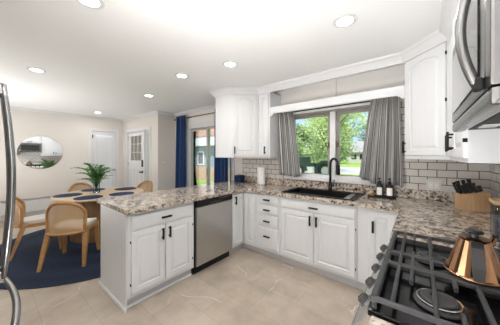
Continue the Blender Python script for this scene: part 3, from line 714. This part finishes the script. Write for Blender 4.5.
# knife block
r = empty('knife_block', (.352, 2.68, Z), 'light wood knife block holding black-handled knives in the right corner', 'knife block', rz=.25)
MB().prism([(-.098, 0), (.098, 0), (.098, .162), (.085, .172), (-.098, .140)], -.055, .055, axis=1, bev=.003).build('block', 'bamboo', r)
for i, (x, y, h) in enumerate([(-.082, -.03, .10), (-.082, .022, .11), (-.052, -.032, .085), (-.055, .022, .12), (-.018, -.03, .10), (-.018, .022, .125), (.020, -.03, .095), (.022, .022, .13), (.058, -.005, .06)]):
    zt = .1405+(x+.098)*.175
    k = empty('kitchen_knife', (0, 0, 0))
    k = MB().tube([(x, y, zt+.0025), (x-h*.22, y, zt+h*.55), (x-h*.30, y, zt+h*.86)], [.010, .009, .011], 4, flat=(.75, 1.2)).build('kitchen_knife', 'handle_black', None)
    k.matrix_world = Matrix.Translation((.352, 2.68, Z)) @ Matrix.Rotation(.25, 4, 'Z')
    tag(k, 'black knife handle standing in the wood knife block', 'knife', 'knives in the knife block')
for o in [o for o in bpy.data.objects if o.type == 'EMPTY' and o.name.startswith('kitchen_knife')]: bpy.data.objects.remove(o)
for i, o in enumerate(sorted([o for o in bpy.data.objects if o.name.startswith('kitchen_knife')], key=lambda o: o.name)): o.name = 'kitchen_knife' if i == 0 else 'kitchen_knife.%03d' % i
# jar
r = empty('glass_jar', (.388, 1.85, Z), 'square glass jar with wooden lid and dark contents at the right edge', 'jar')
MB().box((-.062, -.062, 0), (.062, .062, .205), .012, 3).build('jar_glass', 'jar', r, True, 50)
MB().box((-.054, -.054, .006), (.054, .054, .13), .012, 3).build('contents', 'pods', r)
MB().box((-.066, -.066, .2055), (.066, .066, .228), .006, 2).build('jar_lid', 'bamboo', r)
# outlets and switch
def plate(name, loc, rz, w, label, cat, n, holes=True):
    r = empty(name, loc, label, cat, rz=rz)
    MB().box((-w/2, -.007, -.058), (w/2, -.0005, .058), .003).build('face_plate', 'plate', r)
    for k in range(n):
        x = (k-(n-1)/2)*.046
        s = MB().box((x-.017, -.0095, -.034), (x+.017, -.0072, .034), .001).build('socket' if holes else 'rocker', 'white', r)
        if holes:
            m = MB()
            for z in (-.02, .016):
                for d in (-.007, .005): m.box((x+d, -.0100, z), (x+d+.002, -.0094, z+.008))
            m.build('slots', 'gap', s)
plate('wall_outlet', (.108, YW-.0085, 1.078), 0, .125, 'double white outlet plate on the tile between tray and knife block', 'outlet', 2)
plate('light_switch', (XJ+.0005, 2.70, 1.225), PI/2, .115, 'white light switch plate on the short wall left of the blue curtain', 'light switch', 2, False)

# ------------------------------------------------------------------ curtains
def cloth(name, mt, fn, nu, nv, parent=None, width=1.0):
    m = MB(); uv = m.bm.loops.layers.uv.new('UVMap')
    g = [[m.bm.verts.new(fn(i/nu, j/nv)) for j in range(nv+1)] for i in range(nu+1)]
    for i in range(nu):
        for j in range(nv):
            f = m.bm.faces.new((g[i][j], g[i+1][j], g[i+1][j+1], g[i][j+1]))
            for l, (a, b) in zip(f.loops, ((i, j), (i+1, j), (i+1, j+1), (i, j+1))): l[uv].uv = (a/nu*width, b/nv)
    o = m.build(name, mt, parent, True)
    s = o.modifiers.new('thickness', 'SOLIDIFY'); s.thickness = .0025
    return o
def lerp(a, b, t): return a+(b-a)*t
def lc(s, t):      # left window curtain
    x0 = lerp(-1.80, -1.77, t); x1 = lerp(-1.50, -1.36, t**.8)
    x = lerp(x0, x1, s); y = 2.918+.034*math.sin(s*PI*7+1.2*t)*(.5+.5*t)+.008*math.sin(s*23+3*t)
    return (x+.006*math.sin(s*30), y, lerp(2.055, 1.085-.03*s*0+.012*math.sin(s*7), t))
r = empty('window_curtain', (0, 0, 0), 'grey striped curtain at the left side of the sink window', 'curtain', 'grey striped window curtains')
cloth('curtain_cloth', 'stripe', lc, 90, 24, r, .62)
def rc(s, t):      # right window curtain, pulled towards the right
    x0 = lerp(-.46, -.60, t**.8); x1 = lerp(-.185, -.150, t)
    x = lerp(x0, x1, s); y = 2.905+.034*math.sin(s*PI*9+1.5*t)*(.5+.5*t)+.010*math.sin(s*19+4*t)
    zb = lerp(1.125, 1.045, min(1, s*2.2)) if s < .45 else 1.045+.01*math.sin(s*9)
    return (x+.006*math.sin(s*34), y, lerp(2.085, zb, t))
r = empty('window_curtain', (0, 0, 0), 'grey striped curtain gathered at the right side of the sink window', 'curtain', 'grey striped window curtains')
cloth('curtain_cloth', 'stripe', rc, 110, 24, r, .95)
r = empty('window_curtain_rod', (0, 0, 0), 'thin dark curtain rod across the sink window', 'curtain rod')
MB().tube([(-1.76, 2.982, 2.065), (-.155, 2.982, 2.065)], .008, 10).build('rod', 'black', r, True)
MB().box((-1.765, 2.972, 2.05), (-1.755, 3.003, 2.08)).box((-.16, 2.972, 2.05), (-.15, 3.011, 2.08)).build('bracket', 'black', r)
def blue(x0, x1, seed, folds):
    def f(s, t):
        sp = lerp(.86, 1.0, t); xm_ = (x0+x1)/2
        return (xm_+(lerp(x0, x1, s)-xm_)*sp+.008*math.sin(s*40+seed), 2.925+.035*math.sin(s*PI*folds+seed)*(.7+.3*t)+.008*math.sin(s*17+2*t), lerp(2.33, .02, t))
    return f
for a, b, sd, nf, lb in ((-4.70, -4.23, .5, 9, 'navy blue floor-length curtain at the left side of the patio door'), (-3.30, -2.84, 2.0, 9, 'navy blue curtain at the right side of the patio door, below the corner cabinet')):
    r = empty('patio_curtain', (0, 0, 0), lb, 'curtain', 'navy patio door curtains')
    cloth('curtain_cloth', 'navy', blue(a, b, sd, nf), 80, 10, r)
r = empty('curtain_rod', (0, 0, 0), 'bronze curtain rod above the patio door', 'curtain rod')
MB().tube([(-4.78, 2.982, 2.275), (-2.70, 2.982, 2.275)], .011, 12).build('rod', 'bronze', r, True)
MB().sph((-4.79, 2.982, 2.275), .022).build('finial', 'bronze', r, True)
MB().box((-4.20, 2.978, 2.262), (-4.19, 3.018, 2.288)).box((-2.75, 2.978, 2.262), (-2.74, 3.018, 2.288)).build('bracket', 'bronze', r)

# ------------------------------------------------------------------ mirror
r = empty('round_mirror', (XF+.001, .822, 1.457), 'frameless round mirror on the beige dining wall', 'mirror')
r.rotation_euler.z = -.0125; r.location.x += .004
m_ = MB().cyl((.006, 0, 0), .378, .008, 'X', 64); m_.build('mirror_glass', 'mirror', r)
MB().cyl((.0012, 0, 0), .372, .0018, 'X', 64).build('backing', 'black', r)

# ------------------------------------------------------------------ dining set
RX, RYY = -4.22, 1.30
m_ = MB(); prof = [(.001, 0)]
r = empty('round_rug', (RX, RYY, .0006), 'round braided navy rug under the dining table', 'rug')
prof = [(1.44, 0), (1.445, .006)]
k = 1.44
while k > .03: prof += [(k, .010), (k-.012, .013), (k-.024, .010)]; k -= .026
m_.lathe(prof+[(.001, .012)], seg=96).build('rug_weave', 'rug', r, True)
TX, TY = -4.40, 1.30; TZ = .735
r = empty('dining_table', (TX, TY, .0145), 'round light oak dining table on a fluted drum pedestal', 'table')
MB().lathe([(.001, TZ-.03-.0145), (.650, TZ-.03-.0145), (.667, TZ-.020-.0145), (.667, TZ-.008-.0145), (.657, TZ-.0145), (.001, TZ-.0145)], seg=80).build('tabletop', 'oakh', r, True, 35)
n = 132
MB().lathe([(.43, 0), (.43, .03), (.43, TZ-.045)], seg=n, fac=lambda k, rr: 1-.022*(k % 3 == 0)).build('pedestal', 'walnut', r)
TT = TZ+.0005
def placemat(a, d, label):
    x, y = TX+d*math.cos(math.radians(a)), TY+d*math.sin(math.radians(a))
    o = MB().lathe([(.001, 0), (.186, 0), (.190, .003), (.186, .006), (.13, .0055), (.001, .006)], seg=48).build('placemat', 'navymat', None, True, 40); o.location = (x, y, TT)
    tag(o, label, 'placemat', 'round navy placemats')
placemat(-107, .455, 'round navy placemat at the left front of the table, by the left chair')
placemat(-38, .455, 'round navy placemat at the front of the table, nearest the cane-backed chair')
placemat(22, .455, 'round navy placemat at the right of the table, nearer the peninsula')
placemat(105, .455, 'round navy placemat at the right rear of the table, before the far right chair')
placemat(180, .455, 'round navy placemat at the far side of the table behind the vase')

def make_chair():
    r = empty('dining_chair', (0, 0, 0), '', 'chair', 'oak and cane dining chairs')
    # seat
    def seat_outline(hw_f, hw_b, yf, yb):
        pts = [(-hw_f, yf), (hw_f, yf), (hw_b*1.02, 0)]
        for k in range(0, 9): a = PI*k/8; pts.append((hw_b*math.cos(a), yb*.0-.05-abs(yb+.05)*math.sin(a)))
        pts.append((-hw_b*1.02, 0)); return pts
    MB().prism(seat_outline(.215, .190, .24, -.235), .385, .430, bev=.006).build('seat_frame', 'oak', r)
    MB().prism(seat_outline(.198, .170, .225, -.205), .4305, .475, bev=.014).build('seat_cushion', 'cream', r, True, 40)
    # arched back: y bows backward, x spans the width
    def P(x, z): return Vector((x, -.265+.20*(abs(x)/.20)**2.2*.55-.02*(z-.4), z))
    pts = []; hw = .200; zb = .40; zt = .80; rad = .175
    for k in range(5): pts.append(P(-hw+.006*(4-k)/4, zb+(zt-rad-zb)*k/4))
    for k in range(1, 8): a = PI/2*k/8; pts.append(P(-hw+rad*(1-math.cos(a)), zt-rad+rad*math.sin(a)))
    for k in range(7): pts.append(P((-hw+rad)+(2*(hw-rad))*k/6, zt))
    for k in range(7, 0, -1): a = PI/2*k/8; pts.append(P(hw-rad*(1-math.cos(a)), zt-rad+rad*math.sin(a)))
    for k in range(4, -1, -1): pts.append(P(hw-.006*(4-k)/4, zb+(zt-rad-zb)*k/4))
    MB().tube(pts, .021, 10, flat=(1.0, 1.0)).build('back_frame', 'oak', r, True)
    MB().tube([P(x/10*.190, .415) for x in range(-10, 11)], .020, 8, flat=(1.2, .8)).build('lower_rail', 'oak', r, True)
    m = MB(); NX, NZ = 20, 14; g = []
    for i in range(NX+1):
        x = -.191+.382*i/NX; ax = abs(x); top = zt-.004 if ax < hw-rad else zt-rad+math.sqrt(max(rad**2-(ax-(hw-rad))**2, 0))-.004
        g.append([m.bm.verts.new(P(x, .425+(top-.425)*j/NZ)) for j in range(NZ+1)])
    for i in range(NX):
        for j in range(NZ): m.bm.faces.new((g[i][j], g[i+1][j], g[i+1][j+1], g[i][j+1]))
    o = m.build('cane_panel', 'cane', r, True)
    for sx in (-1, 1):
        for (x0, y0, x1, y1) in ((.196, -.13, .228, -.265), (.190, .20, .208, .235)):
            lg = MB().tube([(sx*x0, y0, .43 if y0 < 0 else .40), (sx*(x0+x1)/2, (y0+y1)/2, .22), (sx*x1, y1, .0)], [.027, .024, .016], 4, flat=(1.05, .8), up=Vector((0, 1, 0)))
            for v in lg.bm.verts:
                if v.co.z < .02: v.co.z = 0
            lg.build('leg', 'oak', r)
    return r
proto = make_chair()
def put(ch, x, y, tx, ty, label):
    ch.location = (x, y, .0145); ch.rotation_euler.z = math.atan2(ty-y, tx-x)-PI/2; ch['label'] = label
put(proto, -3.62, .745, TX, TY, 'oak dining chair with its cane back towards the camera, nearest the peninsula')
put(copy_tree(proto), -4.38, .50, TX+.12, TY, 'oak dining chair seen from the side at the left of the table')
put(copy_tree(proto), -5.20, 1.24, TX, TY, 'oak dining chair on the far side of the table by the mirror wall')
put(copy_tree(proto), -4.66, 2.04, TX, TY, 'oak dining chair at the right rear of the table by the front door')

# vase with greenery
r = empty('glass_vase', (TX-.06, TY-.06, TT), 'clear glass vase of fern greenery at the middle of the dining table', 'vase')
MB().lathe([(.045, 0), (.052, .004), (.052, .02), (.045, .10), (.050, .185), (.053, .19), (.047, .186), (.042, .10), (.047, .014), (.001, .012)], seg=32).build('vase_body', 'vase', r, True, 50)
pl = empty('fern_bouquet', (TX-.06, TY-.06, TT+.02), 'leafy green stems arranged in the clear glass vase', 'plant')
rnd = random.Random(3); sm = MB(); lm = MB()
for i in range(40):
    a = rnd.uniform(0, 2*PI); sp = rnd.uniform(.04, .33); top = rnd.uniform(.32, .56)-sp*.25
    pts = []
    for k in range(9):
        t = k/8; rr = sp*t**1.7; pts.append(Vector((rr*math.cos(a), rr*math.sin(a), top*(1-(1-t)**1.6)-(.07*max(0, t-.6)/.4*sp*2))))
    sm.tube(pts, [.003-.0018*k/8 for k in range(9)], 5)
    L0 = rnd.uniform(.040, .070)
    for k in range(3, 9):
        for q in (0, .5):
            if k == 8 and q: continue
            p = pts[k].lerp(pts[min(k+1, 8)], q); t = (pts[k]-pts[k-1]).normalized(); sd = t.cross(Vector((0, 0, 1))).normalized()
            for sgn in (-1, 1):
                d = (sd*sgn+t*.5+Vector((0, 0, rnd.uniform(-.3, .35)))).normalized(); w_ = d.cross(Vector((0, 0, 1))).normalized()*L0*.26
                nn = Vector((0, 0, L0*.08))
                vs = [lm.bm.verts.new(x) for x in (p, p+d*L0*.5+w_*1.2+nn, p+d*L0*.85, p+d*L0*.5-w_*1.2+nn)]
                lm.bm.faces.new(vs)
lo = lm.build('fern_leaves', 'leaf', pl); s_ = lo.modifiers.new('thickness', 'SOLIDIFY'); s_.thickness = .0008
sm.build('stems', 'stem', pl, True)

# ------------------------------------------------------------------ ceiling lights
LP = [(-.46, 1.75, 'nearest the range'), (-3.66, .40, 'at the far left of the ceiling'), (-2.44, 1.62, 'over the peninsula, left of its neighbour'), (-1.70, 1.76, 'between the sink and the peninsula'), (-3.71, 1.80, 'over the right side of the dining table'), (-6.16, 1.74, 'farthest away, by the side door'), (-1.74, .44, 'cut by the top edge of the photo')]
for i, (x, y, w_) in enumerate(LP):
    r = empty('ceiling_light', (x, y, CEIL), 'round white recessed ceiling light '+w_, 'ceiling light', 'recessed ceiling lights')
    MB().lathe([(.060, -.001), (.060, -.006), (.085, -.004), (.088, -.001)], seg=40, close=False).build('trim_ring', 'trim', r, True, 40)
    MB().lathe([(.001, -.004), (.060, -.004), (.060, -.0005)], seg=40, close=False).build('diffuser', 'lamp', r, True, 40)
    al = bpy.data.lights.new('lamp_light', 'AREA'); al.shape = 'DISK'; al.size = .12; al.energy = LAMP_POWER; al.color = (1, .97, .935)
    ao = bpy.data.objects.new('lamp_light', al); COL.objects.link(ao); ao.parent = r; ao.location = (0, 0, -.012)

# ------------------------------------------------------------------ outdoors
GZ = -.35
st(MB().box((-70, YW+T+.02, GZ-.2), (60, 90, GZ)).build('lawn_ground', 'lawn'), 'green lawn outside')
st(MB().box((-60, 21, GZ+.0005), (60, 32, GZ+.02)).build('street_surface', 'road'), 'pale concrete street beyond the lawn')
F_ = Vector((-math.sin(YAW), math.cos(YAW))); R__ = Vector((math.cos(YAW), math.sin(YAW)))
def at(u, d): r = (u-250)*d/213; p = F_*d+R__*r; return p.x, p.y
def tree(x, y, h, cr_, n, leafsz, seed, m, label, low=.25):
    rnd = random.Random(seed); r = empty('leafy_tree', (x, y, GZ), label, 'tree', 'trees outside the window')
    t = MB().tube([(0, 0, 0), (.05, 0, h*.25), (-.05, .05, h*.5), (.0, 0, h*.8)], [.20, .16, .12, .04], 10)
    cl = []
    for k in range(26):
        a = rnd.uniform(0, 2*PI); zz = rnd.uniform(low, .98); w = cr_*(math.sin(PI*min(1, max(.05, (zz-low+.12)/(1.12-low))))**.6)
        rr = w*math.sqrt(rnd.uniform(.05, .9)); c = Vector((rr*math.cos(a), rr*math.sin(a), h*zz)); cl.append(c)
        t.tube([(0, 0, h*max(.2, zz-.3)), c*.55+Vector((0, 0, h*max(.2, zz-.3)*.45)), c], [.05, .03, .012], 5)
    t.build('trunk', 'bark', r, True)
    lm = MB()
    for k in range(n):
        c = rnd.choice(cl); p = c+Vector((rnd.gauss(0, 1), rnd.gauss(0, 1), rnd.gauss(0, .8)))*cr_*.20
        q = Euler((rnd.uniform(0, 6), rnd.uniform(0, 6), rnd.uniform(0, 6))).to_matrix(); s = leafsz*rnd.uniform(.6, 1.3)
        lm.bm.faces.new([lm.bm.verts.new(p+q @ Vector(v)*s) for v in ((0, -.6, 0), (.32, 0, .1), (0, .7, 0), (-.32, 0, .1))])
    lm.build('foliage', m, r)
x, y = at(332, 13); tree(x, y, 6.0, 1.9, 5000, .12, 1, 'crown', 'bright green leafy tree seen through the left window pane', .44)
x, y = at(336, 20); tree(x, y, 8.2, 3.0, 6000, .17, 2, 'crown', 'bright green leafy tree seen through the right window pane', .50)
x, y = at(296, 38); tree(x, y, 6.5, 3.2, 4000, .35, 3, 'crown2', 'distant dark green tree left of the parked vehicle')
x, y = at(331, 44); tree(x, y, 8.5, 4.2, 5000, .38, 4, 'crown2', 'distant dark green tree beside the grey-roofed house', .12)
x, y = at(372, 60); tree(x, y, 11, 5.0, 4000, .45, 5, 'crown2', 'distant tree standing behind the grey-roofed house')
x, y = at(310, 62); tree(x, y, 9, 5.5, 4500, .45, 7, 'crown', 'distant pale green tree at the left edge of the window view', .1)
x, y = at(330, 72); tree(x, y, 10, 5.5, 4500, .5, 8, 'crown2', 'distant tree between the vehicle and the window mullion', .1)
x, y = at(352, 84); tree(x, y, 11, 6, 4500, .5, 9, 'crown', 'distant pale green tree behind the house across the street', .1)
x, y = at(196, 34); tree(x, y, 7.0, 3.5, 3000, .4, 6, 'crown2', 'tree rising behind the blue-grey house outside the patio door')
# house across the street
def house(name, c, w, dpt, hw_, hr, rz, wm, rm, label):
    r = empty(name, (*c, GZ), label, 'house', rz=rz)
    MB().box((-w/2, 0, 0), (w/2, dpt, hw_)).build('house_walls', wm, r)
    m = MB().prism([(-.5, hw_-.05), (dpt/2, hw_+hr), (dpt+.5, hw_-.05), (dpt+.5, hw_+.15), (dpt/2, hw_+hr+.2), (-.5, hw_+.15)], -w/2-.5, w/2+.5, axis=0); m.build('roof', rm, r)
    MB().prism([(0, hw_+.01), (dpt, hw_+.01), (dpt/2, hw_+hr-.02)], -w/2, w/2, axis=0).build('gable', wm, r)
    return r
x, y = at(364, 46)
h1 = house('neighbour_house', (x+2.5, y), 14, 8, 2.3, 2.6, -.35, 'ivory', 'roof', 'pale house with a grey shingle roof across the street')
for wx in (-5.2, -3.2, 0, 3): rect_frame(MB(), wx-.6, wx+.6, .8, 1.9, .08, -.05, 0).box((wx-.52, -.03, .88), (wx+.52, -.005, 1.82)).build('house_window', 'dglass', h1)
h2 = empty('garden_house', (-15.5, 9.6, GZ), 'blue-grey neighbouring house with a white window and brick base, seen through the patio door', 'house')
MB().box((-9, .02, .95), (6, 4, 2.35)).build('siding_wall', 'siding', h2); MB().box((-9, 0, 0), (6, 3.98, .95)).build('brick_base', 'brick', h2)
MB().box((-9.4, -.55, 2.36), (6.4, .0, 2.95), .02).build('fascia', 'trim', h2)
MB().prism([(-.6, 2.96), (2, 4.1), (4.6, 2.96)], -9.4, 6.4, axis=0).build('roof', 'roofb', h2)
wx = at(190.5, 14.4)[0]+15.5
fr = rect_frame(MB(), wx-.34, wx+.34, 1.05, 2.0, .08, -.04, .02).build('house_window', 'winwhite', h2); MB().box((wx-.27, -.01, 1.12), (wx+.27, .018, 1.93)).build('window_pane', 'dglass', fr)
m_ = MB()
# parked off-road vehicle
x, y = at(309.5, 17)
r = empty('parked_vehicle', (x, y, GZ), 'dark open off-road vehicle parked on the lawn beyond the window', 'vehicle', rz=YAW)
MB().box((-1.7, -.6, .55), (.3, .6, 1.15), .06, 2).box((.3, -.5, .60), (1.45, .5, 1.10), .08, 2).box((-1.5, -.62, 1.15), (-.1, -.56, 1.62), .02).build('vehicle_body', 'carpaint', r)
MB().tube([(.25, -.5, 1.1), (.05, -.5, 1.75), (-1.5, -.5, 1.75), (-1.6, -.5, 1.1)], .035, 8).tube([(.25, .5, 1.1), (.05, .5, 1.75), (-1.5, .5, 1.75), (-1.6, .5, 1.1)], .035, 8).box((-1.55, -.52, 1.72), (.08, .52, 1.79)).build('canopy_frame', 'carpaint', r)
MB().box((-1.0, -.70, .35), (.2, -.605, .85), .03).build('side_step', 'plate', r)
for wx in (-1.15, .95):
    for sy in (-1, 1):
        t = MB().lathe([(.32, -.12), (.52, -.12), (.56, -.08), (.56, .08), (.52, .12), (.32, .12), (.32, -.12)], seg=28, close=False).build('tyre', 'rubber', r, True, 40); t.location = (wx, sy*.74, .56); t.rotation_euler.x = PI/2
        MB().lathe([(.001, -.08), (.08, -.10), (.315, -.06), (.315, .06), (.001, .06)], seg=24).build('wheel_rim', 'plate', t, True, 40)
    MB().tube([(wx+.66*math.cos(a), -.74, .56+.66*math.sin(a)) for a in [PI*k/10 for k in range(11)]], .10, 4, flat=(1.2, .25), up=Vector((0, 1, 0))).build('fender', 'carpaint', r)
